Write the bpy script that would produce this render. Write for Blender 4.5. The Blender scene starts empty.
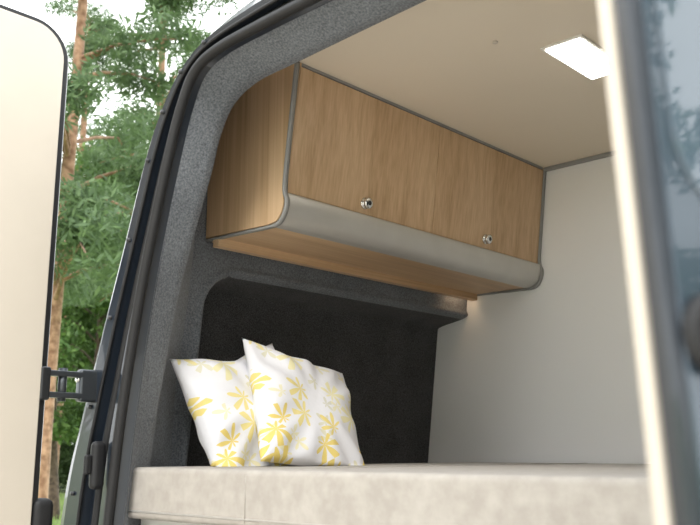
import bpy, bmesh, math, random
import numpy as np
from mathutils import Vector, Matrix
random.seed(4); np.random.seed(4)
ZC = 1.25            # height of the eye above the ground; z values below are relative to it
XC = -0.78           # van centre line
scene = bpy.context.scene
COL = scene.collection
scene.view_settings.view_transform = 'Standard'

# ------------------------------------------------------------------ materials
def newmat(name):
    m = bpy.data.materials.new(name); m.use_nodes = True
    nt = m.node_tree; b = nt.nodes['Principled BSDF']
    return m, nt, b
def N(nt, t, **kw):
    n = nt.nodes.new(t)
    for k, v in kw.items(): setattr(n, k, v)
    return n
def ramp(nt, fac, stops):
    r = N(nt, 'ShaderNodeValToRGB'); el = r.color_ramp.elements
    while len(el) < len(stops): el.new(0.5)
    for e, (p, c) in zip(el, stops): e.position = p; e.color = (*c, 1)
    nt.links.new(fac, r.inputs[0]); return r.outputs[0]
def noise(nt, scale, detail=4, vec=None, mscale=None):
    n = N(nt, 'ShaderNodeTexNoise'); n.inputs['Scale'].default_value = scale; n.inputs['Detail'].default_value = detail
    tc = N(nt, 'ShaderNodeTexCoord')
    if mscale:
        mp = N(nt, 'ShaderNodeMapping'); mp.inputs['Scale'].default_value = mscale
        nt.links.new(tc.outputs['Object'], mp.inputs[0]); nt.links.new(mp.outputs[0], n.inputs['Vector'])
    else: nt.links.new(tc.outputs['Object'], n.inputs['Vector'])
    return n.outputs[0]
def bump(nt, b, h, s, d=0.002):
    bp = N(nt, 'ShaderNodeBump'); bp.inputs['Strength'].default_value = s; bp.inputs['Distance'].default_value = d
    nt.links.new(h, bp.inputs['Height']); nt.links.new(bp.outputs[0], b.inputs['Normal'])
def simple(name, c, rough=.5, metal=0, coat=0, var=.04, nscale=12):
    m, nt, b = newmat(name)
    f = noise(nt, nscale)
    c2 = tuple(min(1, x*(1+var)) for x in c); c1 = tuple(x*(1-var) for x in c)
    nt.links.new(ramp(nt, f, [(.3, c1), (.7, c2)]), b.inputs['Base Color'])
    b.inputs['Roughness'].default_value = rough; b.inputs['Metallic'].default_value = metal
    b.inputs['Coat Weight'].default_value = coat
    return m
def wood(name, axis, dark=(.47,.30,.16), mid=(.60,.405,.235), light=(.70,.50,.31)):
    m, nt, b = newmat(name)
    s1 = [38, 38, 38]; s1[axis] = 1.1
    s2 = [170, 170, 170]; s2[axis] = 3
    a = noise(nt, 1, 3, mscale=s1); c = noise(nt, 1, 2, mscale=s2)
    s3 = [7, 7, 7]; s3[axis] = .4
    d = noise(nt, 1, 1, mscale=s3)
    mx = N(nt, 'ShaderNodeMath', operation='MULTIPLY_ADD'); mx.inputs[1].default_value = .35
    nt.links.new(c, mx.inputs[0])
    m2 = N(nt, 'ShaderNodeMath', operation='MULTIPLY'); m2.inputs[1].default_value = .40; nt.links.new(a, m2.inputs[0])
    nt.links.new(m2.outputs[0], mx.inputs[2])
    m3 = N(nt, 'ShaderNodeMath', operation='MULTIPLY_ADD'); m3.inputs[1].default_value = .35
    nt.links.new(d, m3.inputs[0]); nt.links.new(mx.outputs[0], m3.inputs[2])
    nt.links.new(ramp(nt, m3.outputs[0], [(.39, dark), (.54, mid), (.69, light)]), b.inputs['Base Color'])
    b.inputs['Roughness'].default_value = .42
    bump(nt, b, c, .08, .001)
    return m
def felt(name, c1, c2, s=420, lo=.45, hi=.85, det=2, sheen=.2, bs=.3, dist=.002):
    m, nt, b = newmat(name)
    f = noise(nt, s, det)
    g = noise(nt, 9, 2)
    a = N(nt, 'ShaderNodeMath', operation='MULTIPLY_ADD'); a.inputs[1].default_value = .25
    nt.links.new(g, a.inputs[0]); nt.links.new(f, a.inputs[2])
    nt.links.new(ramp(nt, a.outputs[0], [(lo, c1), (hi, c2)]), b.inputs['Base Color'])
    b.inputs['Roughness'].default_value = 1; b.inputs['Specular IOR Level'].default_value = .1
    b.inputs['Sheen Weight'].default_value = sheen
    bump(nt, b, f, bs, dist)
    return m
def pillow_mat():
    m, nt, b = newmat('leaf_print_cotton'); L = nt.links.new
    tc = N(nt, 'ShaderNodeTexCoord')
    def layer(scale, off, npet, r0, r1, sharp, keep):
        mp = N(nt, 'ShaderNodeMapping'); mp.inputs['Scale'].default_value = (scale, scale, 0); mp.inputs['Location'].default_value = (off, off*.7, 0)
        L(tc.outputs['Object'], mp.inputs[0])
        v = N(nt, 'ShaderNodeTexVoronoi'); v.voronoi_dimensions = '2D'; v.inputs['Scale'].default_value = 1; v.inputs['Randomness'].default_value = .8
        L(mp.outputs[0], v.inputs['Vector'])
        sub = N(nt, 'ShaderNodeVectorMath', operation='SUBTRACT'); L(mp.outputs[0], sub.inputs[0]); L(v.outputs['Position'], sub.inputs[1])
        sx = N(nt, 'ShaderNodeSeparateXYZ'); L(sub.outputs[0], sx.inputs[0])
        at = N(nt, 'ShaderNodeMath', operation='ARCTAN2'); L(sx.outputs[1], at.inputs[0]); L(sx.outputs[0], at.inputs[1])
        cs = N(nt, 'ShaderNodeSeparateColor'); L(v.outputs['Color'], cs.inputs[0])
        r6 = N(nt, 'ShaderNodeMath', operation='MULTIPLY_ADD'); r6.inputs[1].default_value = 6.28; L(cs.outputs[0], r6.inputs[0]); L(at.outputs[0], r6.inputs[2])
        h = N(nt, 'ShaderNodeMath', operation='MULTIPLY'); h.inputs[1].default_value = npet/2; L(r6.outputs[0], h.inputs[0])
        co = N(nt, 'ShaderNodeMath', operation='COSINE'); L(h.outputs[0], co.inputs[0])
        ab = N(nt, 'ShaderNodeMath', operation='ABSOLUTE'); L(co.outputs[0], ab.inputs[0])
        pw = N(nt, 'ShaderNodeMath', operation='POWER'); pw.inputs[1].default_value = sharp; L(ab.outputs[0], pw.inputs[0])
        c1 = N(nt, 'ShaderNodeMath', operation='COSINE'); L(r6.outputs[0], c1.inputs[0])
        as_ = N(nt, 'ShaderNodeMath', operation='MULTIPLY_ADD'); as_.inputs[1].default_value = .40; as_.inputs[2].default_value = .75; L(c1.outputs[0], as_.inputs[0])
        rs = N(nt, 'ShaderNodeMath', operation='MULTIPLY_ADD'); rs.inputs[1].default_value = r1-r0; rs.inputs[2].default_value = r0; L(cs.outputs[1], rs.inputs[0])
        pr = N(nt, 'ShaderNodeMath', operation='MULTIPLY'); L(pw.outputs[0], pr.inputs[0]); L(rs.outputs[0], pr.inputs[1])
        p2 = N(nt, 'ShaderNodeMath', operation='MULTIPLY'); L(pr.outputs[0], p2.inputs[0]); L(as_.outputs[0], p2.inputs[1])
        kp = N(nt, 'ShaderNodeMath', operation='GREATER_THAN'); kp.inputs[1].default_value = 1-keep; L(cs.outputs[1], kp.inputs[0])
        p3 = N(nt, 'ShaderNodeMath', operation='MULTIPLY'); L(p2.outputs[0], p3.inputs[0]); L(kp.outputs[0], p3.inputs[1])
        ln = N(nt, 'ShaderNodeVectorMath', operation='LENGTH'); L(sub.outputs[0], ln.inputs[0])
        lt = N(nt, 'ShaderNodeMath', operation='LESS_THAN'); L(ln.outputs['Value'], lt.inputs[0]); L(p3.outputs[0], lt.inputs[1])
        return lt.outputs[0], cs.outputs[2]
    f1, k1 = layer(14, 0, 7, .42, .86, 1.6, .82)
    f2, k2 = layer(18, 3.3, 5, .25, .65, 1.7, .6)
    mx0 = N(nt, 'ShaderNodeMix', data_type='RGBA'); mx0.inputs[6].default_value = (.73, .73, .76, 1)
    L(f2, mx0.inputs[0]); L(ramp(nt, k2, [(0, (.58,.58,.53)), (1, (.76,.71,.46))]), mx0.inputs[7])
    mx = N(nt, 'ShaderNodeMix', data_type='RGBA'); L(mx0.outputs[2], mx.inputs[6])
    L(f1, mx.inputs[0]); L(ramp(nt, k1, [(0, (.72,.56,.15)), (.45, (.75,.64,.25)), (.8, (.75,.70,.42))]), mx.inputs[7]); L(mx.outputs[2], b.inputs['Base Color'])
    b.inputs['Roughness'].default_value = .9
    bump(nt, b, noise(nt, 14, 3), .5, .01)
    return m
def emis(name, c, s):
    m, nt, b = newmat(name); b.inputs['Emission Color'].default_value = (*c, 1); b.inputs['Emission Strength'].default_value = s
    b.inputs['Base Color'].default_value = (*c, 1); return m

M_paint = simple('navy_paint', (.014,.020,.030), .3, 0, .5)
M_paintR = simple('navy_paint_outer', (.040,.062,.085), .18, .2, .8)
M_rubber = simple('black_rubber', (.012,.012,.013), .6)
M_cream = simple('cream_panel', (.63,.565,.475), .5, var=.015)
M_ceil = simple('ceiling_board', (.82,.735,.60), .6, var=.015, nscale=3)
M_wall = simple('white_board', (.88,.88,.87), .55, var=.01, nscale=3)
M_woodZ = wood('oak_vertical_grain', 2)
M_woodY = wood('oak_long_grain', 1)
M_felt = felt('grey_felt_lining', (.090,.098,.110), (.23,.248,.27), 260, .42, .88)
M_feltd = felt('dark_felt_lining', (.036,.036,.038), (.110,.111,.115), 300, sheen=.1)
M_alu = simple('brushed_aluminium', (.60,.585,.55), .42, .5)
M_greyedge = simple('grey_edging', (.30,.30,.29), .5)
M_dark = simple('dark_gap', (.03,.028,.025), .8)
M_chrome = simple('chrome', (.75,.75,.74), .15, 1)
M_steel = simple('black_steel', (.05,.052,.055), .35, .6)
M_matt = felt('greige_velvet', (.36,.33,.295), (.44,.41,.37), 40, det=4, bs=.2)
M_pil = pillow_mat()
M_lamp = emis('lamp_diffuser', (1, .97, .9), 12)

# ------------------------------------------------------------------ mesh helpers
def mk(name, verts, faces, mat, parent=None, smooth=False, z=ZC, center=True):
    verts = np.array([(v[0], v[1], v[2] + z) for v in verts], dtype=float)
    c = (verts.min(0) + verts.max(0)) / 2 if center else np.zeros(3)
    me = bpy.data.meshes.new(name); me.from_pydata([tuple(v) for v in (verts - c)], [], faces)
    bm = bmesh.new(); bm.from_mesh(me)
    bmesh.ops.recalc_face_normals(bm, faces=bm.faces)
    bm.to_mesh(me); bm.free()
    me.materials.append(mat)
    if smooth: me.shade_smooth()
    o = bpy.data.objects.new(name, me); o.location = c; COL.objects.link(o)
    if parent: o.parent = parent
    return o
def empty(name):
    e = bpy.data.objects.new(name, None); e.empty_display_size = .1; COL.objects.link(e); return e
def bevel(o, w, seg=3, ang=40):
    b = o.modifiers.new('bevel', 'BEVEL'); b.width = w; b.segments = seg; b.limit_method = 'ANGLE'; b.angle_limit = math.radians(ang)
    o.data.shade_smooth()
    wn = o.modifiers.new('wn', 'WEIGHTED_NORMAL'); wn.keep_sharp = True
    return o
def box(name, x0, x1, y0, y1, z0, z1, mat, parent=None, bev=0, seg=3):
    v = [(x, y, z) for x in (x0, x1) for y in (y0, y1) for z in (z0, z1)]
    f = [(0,1,3,2),(4,6,7,5),(0,4,5,1),(2,3,7,6),(0,2,6,4),(1,5,7,3)]
    o = mk(name, v, f, mat, parent)
    if bev: bevel(o, bev, seg)
    return o
def prism(name, poly, axis, a0, a1, mat, parent=None, bev=0, xform=None):
    n = len(poly); V = []
    for a in (a0, a1):
        for p in poly:
            V.append((p[0], a, p[1]) if axis == 'y' else (a, p[0], p[1]))
    if xform: V = [xform(v) for v in V]
    F = [tuple(range(n)), tuple(range(2*n-1, n-1, -1))]
    F += [(i, (i+1) % n, n + (i+1) % n, n + i) for i in range(n)]
    o = mk(name, V, F, mat, parent)
    if bev: bevel(o, bev)
    return o
def loft(name, rows, mat, parent=None, smooth=True, thick=0):
    n = len(rows[0]); V = [p for r in rows for p in r]
    F = [(i*n+j, i*n+j+1, (i+1)*n+j+1, (i+1)*n+j) for i in range(len(rows)-1) for j in range(n-1)]
    o = mk(name, V, F, mat, parent, smooth)
    if thick:
        s = o.modifiers.new('solid', 'SOLIDIFY'); s.thickness = thick; s.offset = 0
    return o
def tube(name, pts, r, mat, parent=None, seg=10, ry=None):
    pts = [Vector(p) for p in pts]; V = []; F = []
    for i, p in enumerate(pts):
        t = (pts[min(i+1, len(pts)-1)] - pts[max(i-1, 0)]).normalized()
        up = Vector((0, 1, 0)) if abs(t.y) < .9 else Vector((0, 0, 1))
        s = t.cross(up).normalized(); u = s.cross(t).normalized()
        rr = r[i] if isinstance(r, (list, tuple)) else r
        for k in range(seg):
            a = 2*math.pi*k/seg; V.append(tuple(p + s*rr*math.cos(a) + u*(ry or rr)*math.sin(a)))
    for i in range(len(pts)-1):
        for k in range(seg):
            F.append((i*seg+k, i*seg+(k+1) % seg, (i+1)*seg+(k+1) % seg, (i+1)*seg+k))
    F.append(tuple(range(seg))); F.append(tuple((len(pts)-1)*seg+k for k in range(seg)))
    return mk(name, V, F, mat, parent, True)
def cyl(name, p0, p1, r, mat, parent=None, seg=24):
    return tube(name, [p0, p1], r, mat, parent, seg)
def catmull(P, k=6):
    P = [np.array(p, float) for p in P]; out = []
    for i in range(len(P)-1):
        p0 = P[max(i-1, 0)]; p1 = P[i]; p2 = P[i+1]; p3 = P[min(i+2, len(P)-1)]
        for j in range(k):
            t = j/k
            out.append(.5*((2*p1)+(-p0+p2)*t+(2*p0-5*p1+4*p2-p3)*t*t+(-p0+3*p1-3*p2+p3)*t**3))
    out.append(P[-1]); return out
def arch(half, k=6):
    c = catmull(half, k)
    r = [np.array([2*XC - p[0], p[1]]) for p in c[:-1]][::-1]
    return c + r
def at_y(out, y): return [(p[0], y, p[1]) for p in out]
def mix(a, b, t): return [p*(1-t)+q*t for p, q in zip(a, b)]
def rrect(y0, y1, z0, z1, r, n=8):
    P = []
    for cy, cz, a0 in ((y1-r, z1-r, 0), (y0+r, z1-r, 90), (y0+r, z0+r, 180), (y1-r, z0+r, 270)):
        for k in range(n+1):
            a = math.radians(a0 + 90*k/n); P.append((cy + r*math.cos(a), cz + r*math.sin(a)))
    return P

# ------------------------------------------------------------------ outlines of the rear opening
O = arch([(-1.66,-.80),(-1.645,-.4),(-1.607,-.03),(-1.582,.15),(-1.548,.33),(-1.51,.48),(-1.47,.616),(-1.44,.70),(-1.40,.765),(-1.33,.79),(-1.2,.797),(-1.03,.80),(-.78,.802)])
OB = arch([(-1.85,-.80),(-1.835,-.4),(-1.80,-.1),(-1.745,.08),(-1.68,.267),(-1.62,.43),(-1.56,.60),(-1.51,.70),(-1.447,.775),(-1.37,.82),(-1.27,.84),(-1.10,.855),(-.78,.865)])
I_ = arch([(-1.72,-.8),(-1.70,-.4),(-1.655,-.03),(-1.615,.15),(-1.565,.33),(-1.515,.46),(-1.465,.58),(-1.437,.66),(-1.395,.72),(-1.32,.75),(-1.2,.757),(-1.03,.765),(-.78,.775)])
W_ = arch([(-1.79,-.8),(-1.78,-.4),(-1.755,-.03),(-1.74,.15),(-1.715,.33),(-1.70,.45),(-1.69,.56),(-1.68,.68),(-1.65,.80),(-1.58,.86),(-1.4,.875),(-1.03,.875),(-.78,.875)])
E_ = arch([(-1.88,-.80),(-1.865,-.4),(-1.83,-.1),(-1.775,.08),(-1.71,.267),(-1.655,.43),(-1.60,.60),(-1.55,.71),(-1.48,.79),(-1.39,.85),(-1.27,.885),(-1.10,.905),(-.78,.915)])
E2 = arch([(-1.93,-.80),(-1.93,-.4),(-1.925,-.1),(-1.92,.08),(-1.90,.267),(-1.88,.43),(-1.84,.60),(-1.78,.71),(-1.69,.80),(-1.56,.88),(-1.35,.91),(-1.10,.93),(-.78,.94)])

van = empty('camper_van')
loft('felt_reveal', [at_y(O,1.062), at_y(mix(O,I_,.3),1.078), at_y(mix(O,I_,.85),1.115), at_y(I_,1.135), at_y(mix(I_,W_,.12),1.15), at_y(mix(I_,W_,.6),1.19), at_y(W_,1.27)], M_felt, van)
loft('painted_jamb', [at_y(E_,1.12), at_y(mix(OB,E_,.75),1.055), at_y(OB,1.03), at_y(mix(OB,O,.10),1.026), at_y(mix(OB,O,.34),1.03), at_y(mix(OB,O,.38),1.055),
     at_y(mix(OB,O,.66),1.06), at_y(mix(OB,O,.70),1.04), at_y(mix(OB,O,.9),1.04), at_y(O,1.065)], M_paint, van, smooth=False)
loft('body_shell', [at_y(E_,1.12), at_y(mix(E_,E2,.75),1.24), at_y(E2,1.33), at_y(E2,2.5), at_y(E2,4.6), at_y(mix(E2, [np.array([XC,-.2])]*len(E_), .12),5.3)], M_paint, van, thick=.006)
tube('rubber_seal', at_y(mix(OB,O,.92),1.036), .011, M_rubber, van)
tube('rubber_seal_outer', at_y(mix(OB,O,.55),1.052), .010, M_rubber, van)
tube('jamb_lip', at_y(mix(OB,O,.36),1.03), .004, M_rubber, van)
half = mix(OB, O, .2)
for i in range(6, 60, 6):
    p = half[i]; cyl('jamb_bolt', (p[0], 1.035, p[1]), (p[0], 1.022, p[1]), .0045, M_steel, van, 10)
box('door_stop', -1.672, -1.650, 1.005, 1.035, -.075, .022, M_rubber, van, .010)
box('stop_cap', -1.668, -1.656, .99, 1.007, -.045, -.005, M_rubber, van, .005)
box('rear_sill', -1.86, .30, 1.0, 1.2, -.86, -.80, M_paint, van, .01)
box('rear_bumper', -1.88, .32, .92, 1.10, -1.0, -.84, M_rubber, van, .03)
box('underbody', -1.80, .24, 1.15, 5.2, -.98, -.82, M_rubber, van)
def wheel(n, x, y):
    z = .34-ZC
    cyl(n+'_tyre', (x-.11, y, z), (x+.11, y, z), .33, M_rubber, van, 40)
    cyl(n+'_rim', (x-.12, y, z), (x+.12, y, z), .2, M_alu, van, 30)
for n, x, y in (('wheel_a', -1.78, 2.95), ('wheel_b', .22, 2.95), ('wheel_c', -1.78, 4.5), ('wheel_d', .22, 4.5)): wheel(n, x, y)

# ------------------------------------------------------------------ left rear door (open ~90 deg)
frame = rrect(-.06, .925, -.84, .925, .085)
prism('rear_door_shell', frame, 'x', -1.775, -1.712, M_paint, van, .008)
prism('rear_door_seal', rrect(-.055, .917, -.835, .918, .08), 'x', -1.714, -1.703, M_rubber, van, .004)
prism('rear_door_lining', rrect(-.04, .902, -.80, .905, .07), 'x', -1.706, -1.695, M_cream, van, .003)
M_hinge = simple('hinge_metal', (.10,.11,.12), .35, .7)
for zz in (.137, -.62):
    for dz in (.022, -.022):
        box('hinge_arm', -1.716, -1.694, .905, 1.00, zz+dz-.006, zz+dz+.006, M_hinge, van, .003)
    cyl('hinge_pin', (-1.707, .955, zz-.034), (-1.707, .955, zz+.034), .009, M_hinge, van)
    box('hinge_leaf', -1.716, -1.694, .99, 1.035, zz-.034, zz+.034, M_hinge, van, .006)
    box('hinge_base', -1.712, -1.692, .900, .922, zz-.034, zz+.034, M_steel, van, .005)
    cyl('hinge_bolt', (-1.703, .985, zz+.012), (-1.703, .992, zz+.012), .007, M_chrome, van, 6)
box('door_buffer', -1.735, -1.690, .905, .95, -.17, -.09, M_rubber, van, .015)

# ------------------------------------------------------------------ right rear door (partly open)
HX, HY = .20, 1.02; FX, FY = -.176, .376
d = Vector((FX-HX, FY-HY, 0)); Wd = d.length; d.normalize(); nrm = Vector((-d.y, d.x, 0))
if nrm.y > 0: nrm = -nrm
def dloc(v):   # v=(thickness, along, z)
    p = Vector((HX, HY, 0)) + d*(v[1] + .05*v[2]*v[1]/Wd) + nrm*v[0]; return (p.x, p.y, v[2])
prism('rear_door_lining_b', rrect(.02, Wd, -.80, .90, .03), 'x', 0, .0105, M_cream, van, .002, dloc)
prism('rear_door_edge_b', rrect(.0, Wd-.003, -.83, .92, .03), 'x', .0105, .013, M_rubber, van, 0, dloc)
prism('rear_door_shell_b', rrect(.0, Wd+.001, -.84, .93, .04), 'x', .013, .028, M_paint, van, .004, dloc)
M_glass = simple('tinted_glass', (.07,.10,.13), .04, 0, 1)
prism('rear_door_skin_b', rrect(.004, Wd-.004, -.83, .92, .04), 'x', .0275, .0295, M_paintR, van, .001, dloc)
prism('rear_door_glass_b', rrect(.07, Wd-.010, .09, .84, .05), 'x', .029, .0312, M_glass, van, .001, dloc)
def ell(cy, cz, a, b, n=28): return [(cy+a*math.cos(2*math.pi*k/n), cz+b*math.sin(2*math.pi*k/n)) for k in range(n)]
prism('door_lock_bezel', ell(Wd-.015, .048, .012, .017), 'x', .028, .038, M_rubber, van, .003, dloc)
prism('door_lock_cap', ell(Wd-.015, .048, .007, .011), 'x', .036, .042, M_steel, van, .002, dloc)

# ------------------------------------------------------------------ room shell
def sstep(t): t = max(0, min(1, t)); return t*t*(3-2*t)
def side_wall(name, sign):
    ny, nz = 190, 260; y0, y1, z0, z1 = 1.262, 2.385, -.80, .872
    V = []; F = []; T = []
    for j in range(nz+1):
        z = z0 + (z1-z0)*j/nz
        xw = -1.695 - .115*(.5-z) if z < .5 else -1.695 + .02*(z-.5)
        xw = max(xw, -1.785)
        xr = min(-1.868 + .12*z, xw-.02)
        for i in range(ny+1):
            y = y0 + (y1-y0)*i/ny
            r = .10; cy, cz = 1.315+r, .435-r
            dy = cy - y; dz = z - cz
            if dy > 0 and dz > 0: dd = r - math.hypot(dy, dz)
            else: dd = min(r-dy, r-dz)
            t = sstep(dd/.03)
            lip = .008*math.exp(-((dd+.007)/.007)**2)
            x = xw + (xr-xw)*t + lip
            if z > .7: x += .06*sstep((z-.7)/.2)
            V.append((x if sign < 0 else 2*XC - x, y, z)); T.append(dd)
    for j in range(nz):
        for i in range(ny):
            a = j*(ny+1)+i; F.append((a, a+1, a+ny+2, a+ny+1))
    o = mk(name, V, F, M_felt, None, True)
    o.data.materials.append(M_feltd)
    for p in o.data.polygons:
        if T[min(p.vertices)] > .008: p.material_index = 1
    return o
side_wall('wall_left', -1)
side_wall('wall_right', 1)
box('ceiling', -1.64, .08, 1.262, 2.385, .873, .893, M_ceil)
box('wall_front', -1.90, .34, 2.386, 2.41, -.80, .893, M_wall)
box('floor', -1.80, .24, 1.2, 2.385, -.82, -.80, simple('van_floor', (.3,.29,.27), .5))
box('trim_1', -1.38, .06, 2.370, 2.386, .862, .873, M_greyedge, None, .002)
cyl('ceiling_screw_cap', (-.995, 1.53, .873), (-.995, 1.53, .870), .006, M_cream)

# ------------------------------------------------------------------ overhead cabinet
cab = empty('overhead_cabinet')
Y0, Y1 = 1.30, 2.383
def xf(z): return -1.38 - .125*(.873-z)
prof = [(xf(.872), .872), (xf(.567), .567), (-1.414,.545), (-1.422,.522), (-1.438,.506), (-1.462,.502), (-1.69,.507), (-1.69,.76), (-1.65,.83), (-1.58,.872)]
prism('end_panel_near', prof, 'y', Y0, Y0+.018, M_woodZ, cab)
prism('end_panel_far', prof, 'y', Y1-.018, Y1, M_woodZ, cab)
car = [(xf(.870)-.022, .870), (xf(.567)-.022, .567), (-1.45,.512), (-1.68,.512), (-1.68,.76), (-1.60,.870)]
prism('carcass', car, 'y', Y0+.018, Y1-.018, M_dark, cab)
def door(n, ya, yb):
    zt, zb = .864, .571
    P = [(xf(zt), zt), (xf(zb), zb), (xf(zb)-.018, zb), (xf(zt)-.018, zt)]
    prism(n, P, 'y', ya, yb, M_woodZ, cab, .001)
ym = (Y0+Y1)/2
door('door_a', Y0+.010, ym-.0008); door('door_b', ym+.0008, Y1-.012)
al = catmull([(xf(.567)-.010, .5695), (xf(.567)+.004, .569), (xf(.567)+.009, .562), (-1.4085,.545), (-1.413,.528), (-1.422,.512), (-1.438,.502), (-1.460,.4975)], 4)
al = [tuple(p) for p in al] + [(-1.460, .504), (-1.45, .512)]
o = prism('aluminium_rail', al, 'y', Y0+.006, Y1-.010, M_alu, cab)
box('bottom_panel', -1.69, -1.456, Y0+.018, Y1-.018, .500, .512, M_woodY, cab)
box('rear_valance', -1.662, -1.640, Y0+.0, Y1-.02, .480, .502, M_woodY, cab, .001)
path = catmull([(xf(.872)+.001,.871), (xf(.72)+.001,.72), (xf(.585)+.002,.585), (-1.406,.548), (-1.413,.520), (-1.432,.500), (-1.465,.496), (-1.56,.4985), (-1.688,.501)], 5)
for nm, a, b in (('edge_strip_near', Y0-.003, Y0+.009), ('edge_strip_far', Y1-.013, Y1)):
    loft(nm, [[(p[0], a, p[1]) for p in path], [(p[0], b, p[1]) for p in path]], M_greyedge, cab, thick=.005)
box('top_edge', xf(.872)-.02, xf(.872)+.001, Y0+.018, Y1-.018, .866, .872, M_greyedge, cab)
box('led_strip', -1.676, -1.666, 2.26, 2.36, .494, .500, emis('warm_led', (1, .76, .5), 7), cab)
def knob(y, z):
    x = xf(z); nx = Vector((.992, 0, -.124))
    p = Vector((x, y, z))
    tube('knob', [p, p+nx*.003, p+nx*.0035, p+nx*.008, p+nx*.010, p+nx*.016, p+nx*.018], [.014, .014, .009, .008, .013, .0135, .010], M_chrome, cab, 24)
    q = p+nx*.018; tube('knob_centre', [q, q+nx*.0015], [.006, .005], M_steel, cab, 20)
knob(1.569, .597); knob(2.085, .597)

# ------------------------------------------------------------------ ceiling lamp
lamp = empty('ceiling_lamp')
box('lamp_frame', -.940, -.838, 1.622, 1.850, .868, .8735, simple('lamp_frame_white', (.8,.78,.72), .4), lamp, .002)
box('lamp_panel', -.931, -.847, 1.631, 1.841, .8655, .8685, M_lamp, lamp)

# ------------------------------------------------------------------ bed
def cushion_box(name, x0, x1, y0, y1, z0, z1, r, mat):
    bm = bmesh.new(); bmesh.ops.create_cube(bm, size=1)
    for v in bm.verts: v.co = Vector(((x0+x1)/2+v.co.x*(x1-x0), (y0+y1)/2+v.co.y*(y1-y0), (z0+z1)/2+v.co.z*(z1-z0)))
    bmesh.ops.bevel(bm, geom=bm.edges[:]+bm.verts[:], offset=r, segments=6, profile=.6, affect='EDGES')
    V = [tuple(v.co) for v in bm.verts]; F = [tuple(v.index for v in f.verts) for f in bm.faces]; bm.free()
    return mk(name, V, F, mat, None, True)
mat_e = empty('mattress')
o = cushion_box('cushion', -1.672, .10, 1.085, 2.36, -.134, -.031, .013, M_matt); o.parent = mat_e
tube('seam_piping', [(-1.655, 1.086, -.119), (.09, 1.086, -.119)], .0025, M_matt, mat_e)
tube('cross_seam', [(-1.270, 1.0855, -.125), (-1.270, 1.0845, -.08), (-1.270, 1.0855, -.042), (-1.270, 1.092, -.0325), (-1.270, 1.3, -.031), (-1.270, 2.34, -.031)], .0016, M_matt, mat_e)
bed = empty('bed_platform')
box('slat_board', -1.745, .18, 1.16, 2.38, -.152, -.135, M_woodY, bed)
box('front_rail', -1.66, .10, 1.13, 1.155, -.20, -.135, simple('white_rail', (.7,.69,.66), .5), bed, .003)
box('leg_a', -1.66, -1.62, 1.16, 1.20, -.80, -.152, M_greyedge, bed); box('leg_b', .05, .09, 1.16, 1.20, -.80, -.152, M_greyedge, bed)

# ------------------------------------------------------------------ pillows
def pillow(S, T, seed, dent):
    rs = np.random.RandomState(seed); n = 44; V = []; F = []
    ph = rs.rand(12)*6.28
    def pt(u, v, side):
        x = S*u*(1-.10*(1-v*v)*abs(u)); y = S*v*(1-.10*(1-u*u)*abs(v))
        y -= dent*math.exp(-(u/.35)**2)*max(0, v)**2
        e = max(0, (1-u*u))*max(0, (1-v*v))
        h = T*e**.42
        h *= 1 - 9*dent*math.exp(-((u)/.28)**2)*max(0, v+.4)*.6
        ra = math.hypot(u, v)
        w = sum(math.sin(ph[k] + (2+k)*1.3*(u*math.cos(ph[k+4]) + v*math.sin(ph[k+4])))*.004 for k in range(4))
        a = math.atan2(v, u); w += .006*math.sin(a*11+ph[9])*min(1, ra)**2
        h += w*min(1, e*4)
        return (x, y, side*h)
    for side in (1, -1):
        for j in range(n+1):
            for i in range(n+1):
                V.append(pt(-1+2*i/n, -1+2*j/n, side))
    m = (n+1)**2
    for s in (0, m):
        for j in range(n):
            for i in range(n):
                a = s+j*(n+1)+i; F.append((a, a+1, a+n+2, a+n+1))
    o = mk('throw_pillow', V, F, M_pil, None, True, z=0, center=False)
    bm = bmesh.new(); bm.from_mesh(o.data); bmesh.ops.remove_doubles(bm, verts=bm.verts, dist=.0005)
    bmesh.ops.recalc_face_normals(bm, faces=bm.faces); bm.to_mesh(o.data); bm.free(); o.data.shade_smooth()
    return o
def orient(o, loc, normal, spin):
    nz = Vector(normal).normalized(); up = Vector((0, 0, 1)); y = (up - nz*up.dot(nz)).normalized(); x = y.cross(nz)
    c, s = math.cos(spin), math.sin(spin)
    X = x*c + y*s; Y = -x*s + y*c
    M = Matrix((X, Y, nz)).transposed().to_4x4(); M.translation = Vector((loc[0], loc[1], loc[2]+ZC)); o.matrix_world = M
    bpy.context.view_layer.update()
    # the soft underside flattens where it rests on the mattress
    Mi = M.inverted(); zt = ZC - .0305
    for v in o.data.vertices:
        p = M @ v.co
        if p.z < zt: p.z = zt; v.co = Mi @ p
p1 = pillow(.164, .055, 3, .016); orient(p1, (-1.605, 1.376, .086), (1, -.03, .38), math.radians(12))
p2 = pillow(.165, .052, 8, .006); orient(p2, (-1.527, 1.484, .090), (1, .04, .53), math.radians(-13))

# ------------------------------------------------------------------ outdoors
def foliage_mat(name, a, b, c):
    m, nt, bs = newmat(name)
    tc = N(nt, 'ShaderNodeNewGeometry')
    nt.links.new(ramp(nt, tc.outputs['Random Per Island'], [(0, a), (.5, b), (1, c)]), bs.inputs['Base Color'])
    bs.inputs['Roughness'].default_value = .6
    tr = N(nt, 'ShaderNodeBsdfTranslucent'); tr.inputs[0].default_value = (*c, 1)
    ms = N(nt, 'ShaderNodeMixShader'); ms.inputs[0].default_value = .35
    nt.links.new(bs.outputs[0], ms.inputs[1]); nt.links.new(tr.outputs[0], ms.inputs[2])
    nt.links.new(ms.outputs[0], nt.nodes['Material Output'].inputs[0]); return m
M_pine = foliage_mat('pine_needles', (.035,.07,.03), (.08,.14,.055), (.14,.22,.09))
M_leaf = foliage_mat('broad_leaves', (.03,.07,.018), (.07,.145,.035), (.14,.24,.06))
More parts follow.
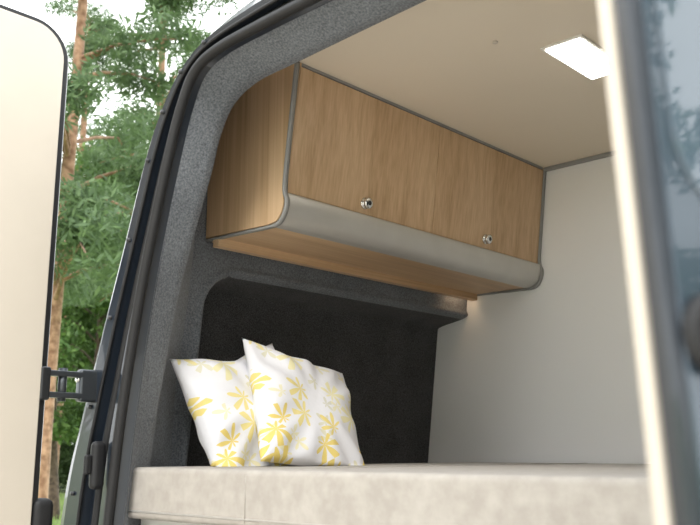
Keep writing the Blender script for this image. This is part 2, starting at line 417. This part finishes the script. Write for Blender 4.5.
M_bush = foliage_mat('bush_leaves', (.03,.06,.02), (.07,.12,.04), (.12,.19,.07))
M_bark = felt('pine_bark', (.18,.10,.06), (.40,.255,.165), 14, bs=.6, dist=.02)
M_bark2 = felt('dark_bark', (.06,.045,.035), (.16,.12,.09), 14)
def leaves(centers, radii, n, size, aspect=1.6):
    C = np.array(centers); R = np.array(radii)
    k = np.random.randint(0, len(C), n)
    dv = np.random.normal(size=(n, 3)); dv /= np.linalg.norm(dv, axis=1)[:, None]
    P = C[k] + dv*(R[k][:, None])*(np.random.rand(n)**.45)[:, None]*np.array([1, 1, .6])
    a = np.random.normal(size=(n, 3)); a /= np.linalg.norm(a, axis=1)[:, None]
    b = np.cross(a, np.random.normal(size=(n, 3))); b /= np.linalg.norm(b, axis=1)[:, None]
    s = size*(.6+.8*np.random.rand(n))[:, None]
    a *= s*aspect; b *= s
    V = np.stack([P-a, P+b*.6, P+a, P-b*.6], 1).reshape(-1, 3)
    F = [(4*i, 4*i+1, 4*i+2, 4*i+3) for i in range(n)]
    return V, F
def mk2(name, V, F, mat, parent):
    me = bpy.data.meshes.new(name); me.from_pydata([tuple(v) for v in V], [], F); me.materials.append(mat)
    o = bpy.data.objects.new(name, me); COL.objects.link(o)
    if parent: o.parent = parent
    return o
def tree(name, x, y, h, r0, lean, crown, nb, nleaf, lsize, aspect, mleaf, mbark, spread, cr):
    e = empty(name); e.location = (x, y, 0)
    pts = [(lean[0]*t*h + .12*math.sin(3*t+x), lean[1]*t*h + .1*math.sin(4*t+y), t*h-.05) for t in np.linspace(0, 1, 12)]
    tube('trunk', [(p[0], p[1], p[2]-ZC) for p in pts], [r0*(1-.7*t) for t in np.linspace(0, 1, 12)], mbark, e, 10)
    C = []; R = []; BV = []; BF = []
    for k in range(nb):
        t = crown + (1-crown)*random.random(); zz = t*h
        bx = np.interp(t, np.linspace(0, 1, 12), [p[0] for p in pts]); by = np.interp(t, np.linspace(0, 1, 12), [p[1] for p in pts])
        a = random.random()*6.28; L = spread*(1.15-.7*(t-crown)/(1-crown))*(.5+.6*random.random())
        P = [Vector((bx, by, zz)) + Vector((math.cos(a), math.sin(a), 0))*L*s + Vector((0, 0, .25*L*math.sin(s*2.5)+random.uniform(-.08,.08))) for s in (0, .35, .7, 1)]
        base = len(BV)
        for q, p in enumerate(P):
            rr = .035*(1-.28*q)*r0/.12
            for m in range(5):
                an = m*1.257; BV.append((p.x+rr*math.cos(an)*math.sin(a), p.y-rr*math.cos(an)*math.cos(a), p.z+rr*math.sin(an)))
        for q in range(3):
            for m in range(5): BF.append((base+q*5+m, base+q*5+(m+1) % 5, base+q*5+5+(m+1) % 5, base+q*5+5+m))
        for s in (2, 3): C.append(tuple(P[s] + Vector((random.uniform(-.2,.2), random.uniform(-.2,.2), random.uniform(-.1,.2))))); R.append(cr*(.7+.6*random.random()))
    mk('branches', BV, BF, mbark, e, True, z=0)
    V, F = leaves(C, R, nleaf, lsize, aspect)
    mk2('foliage', V, F, mleaf, e)
    return e
pine = dict(crown=.30, nb=38, nleaf=22000, lsize=.023, aspect=3.0, mleaf=M_pine, mbark=M_bark, spread=1.5, cr=.42)
tree('pine_tree', -8.95, 4.95, 9, .115, (-.006,-.008), **pine)
tree('pine_tree', -12.4, 8.55, 11, .13, (.0,-.01), **pine)
tree('pine_tree', -19.0, 10.6, 12, .16, (0, 0), **pine)
oak = dict(crown=.22, nb=45, nleaf=20000, lsize=.05, aspect=1.3, mleaf=M_leaf, mbark=M_bark2, spread=1.8, cr=.55)
tree('oak_tree', -16.2, 9.0, 5.6, .13, (0, 0), **oak)
tree('oak_tree', -22.5, 14.0, 9.0, .15, (0, 0), **oak)
tree('oak_tree', -24, 11.5, 9.5, .15, (0, 0), **oak)
oak2 = dict(oak); oak2.update(crown=.28, spread=1.35, nleaf=26000, nb=54, lsize=.045, cr=.5)
tree('oak_tree', -14.6, 9.0, 7.2, .10, (0, 0), **oak2)
oak3 = dict(oak2); oak3.update(crown=.18, lsize=.06)
tree('oak_tree', -21.0, 12.6, 8.6, .12, (0, 0), **oak3)
def clone(src, name, x, y, rz, s=1):
    e = empty(name); e.location = (x, y, 0); e.rotation_euler = (0, 0, rz); e.scale = (s, s, s)
    for c in src.children:
        k = c.copy(); k.parent = e; COL.objects.link(k)
pt = bpy.data.objects['pine_tree']; ok = bpy.data.objects['oak_tree']
for i, (x, y, s) in enumerate([(7,-9,1.1),(11,-6,1),(14,0,1.2),(3,-13,1.2),(-5,-14,1.1),(-12,-9,1.2),(16,6,1.1),(-16,-3,1.2),(-30,4,1.3),(-20,20,1.3),(9,-14,1.3),(18,-8,1.3),(13,-14,1.4)]):
    clone(pt if i % 2 else ok, 'pine_tree' if i % 2 else 'oak_tree', x, y, i*1.3, s*(1 if i % 2 else 1.5))
def bush(x, y, r, h):
    C = [(random.uniform(-r, r), random.uniform(-r, r), random.uniform(.25, h)) for _ in range(30)]
    V, F = leaves(C, [.6]*30, 8000, .07, 1.5)
    e = empty('bush'); e.location = (x, y, 0)
    mk2('bush_foliage', V, F, M_bush, e)
    tube('bush_stems', [(0, 0, -.02-ZC), (.05, .02, .5-ZC), (.0, .1, h*.8-ZC)], [.04, .03, .015], M_bark2, e)
for x, y, r, h in ((-27.5,13.8,1.6,2.6), (-26.0,17.0,1.6,3.0), (-30.5,16.5,1.8,3.4), (-25.5,19.5,1.6,2.8), (-30,12.2,1.6,3.0), (-28,15.2,1.6,3.2)): bush(x, y, r, h)
mg, nt, b = newmat('grass')
f = noise(nt, 6, 6); g = noise(nt, .4, 3)
a = N(nt, 'ShaderNodeMath', operation='ADD'); nt.links.new(f, a.inputs[0]); nt.links.new(g, a.inputs[1])
nt.links.new(ramp(nt, a.outputs[0], [(.7, (.09,.15,.03)), (1.0, (.17,.25,.07)), (1.3, (.30,.35,.14))]), b.inputs['Base Color'])
b.inputs['Roughness'].default_value = .9; bump(nt, b, f, 1, .05)
mk('ground_lawn', [(-60,-60,0),(60,-60,0),(60,60,0),(-60,60,0)], [(0,1,2,3)], mg, z=0)
# unseen sandy gravel pad, added to bounce warm light up into the van
mgr, nt, b = newmat('bounce_gravel'); f = noise(nt, 60, 6); g = noise(nt, 1.2, 3)
a = N(nt, 'ShaderNodeMath', operation='ADD'); nt.links.new(f, a.inputs[0]); nt.links.new(g, a.inputs[1])
nt.links.new(ramp(nt, a.outputs[0], [(.75, (.36,.32,.27)), (1.2, (.64,.59,.52))]), b.inputs['Base Color']); b.inputs['Roughness'].default_value = .95; bump(nt, b, f, .8, .01)
gv = [(.5+6.2*math.cos(t)*(1+.06*math.sin(5*t)), -1+8.5*math.sin(t)*(1+.05*math.sin(7*t+1)), 0) for t in np.linspace(0, 2*math.pi, 64, endpoint=False)]
mk('bounce_gravel_pad', [(p[0], p[1], 0.0) for p in gv] + [(p[0], p[1], .010) for p in gv], [tuple(range(64, 128))] + [(i, (i+1) % 64, 64+(i+1) % 64, 64+i) for i in range(64)], mgr, z=0)
n = 20000
P = np.column_stack([np.random.uniform(-25,-10,n), np.random.uniform(5,16,n), np.zeros(n)])
ang = np.random.rand(n)*6.28; hh = .05+.09*np.random.rand(n)
dx = np.column_stack([np.cos(ang), np.sin(ang), np.zeros(n)])*.012
tip = P + np.column_stack([np.random.normal(size=n)*.02, np.random.normal(size=n)*.02, hh])
V = np.stack([P-dx, P+dx, tip], 1).reshape(-1, 3)
mk2('grass_blades', V, [(3*i, 3*i+1, 3*i+2) for i in range(n)], foliage_mat('grass_blade', (.10,.18,.04), (.18,.28,.08), (.28,.38,.12)), None)

# ------------------------------------------------------------------ light
w = bpy.data.worlds.new('overcast_sky'); scene.world = w; w.use_nodes = True; nt = w.node_tree
bg = nt.nodes['Background']
tc = N(nt, 'ShaderNodeTexCoord'); sp = N(nt, 'ShaderNodeSeparateXYZ'); nt.links.new(tc.outputs['Generated'], sp.inputs[0])
nt.links.new(ramp(nt, sp.outputs[2], [(0, (.94,.95,.96)), (.5, (.96,.98,.99)), (1, (.90,.94,1.0))]), bg.inputs[0])
bg.inputs[1].default_value = 3.4
s = bpy.data.lights.new('sun', 'SUN'); s.energy = 2.8; s.angle = math.radians(25); s.color = (1, .95, .89)
so = bpy.data.objects.new('sun', s); COL.objects.link(so); so.location = (4, -6, 9)
so.rotation_euler = (Vector((-1.0, 1.5, -1.3))).to_track_quat('-Z', 'Y').to_euler()

# ------------------------------------------------------------------ camera
cd = bpy.data.cameras.new('camera'); cam = bpy.data.objects.new('camera', cd); COL.objects.link(cam)
cd.sensor_width = 36; cd.lens = 892/700*36; cd.clip_start = .02; cd.clip_end = 300
cam.location = (0, 0, ZC); cam.rotation_euler = (math.radians(102), 0, math.radians(43))
cd.dof.use_dof = True; cd.dof.focus_distance = 2.3; cd.dof.aperture_fstop = 8
scene.camera = cam
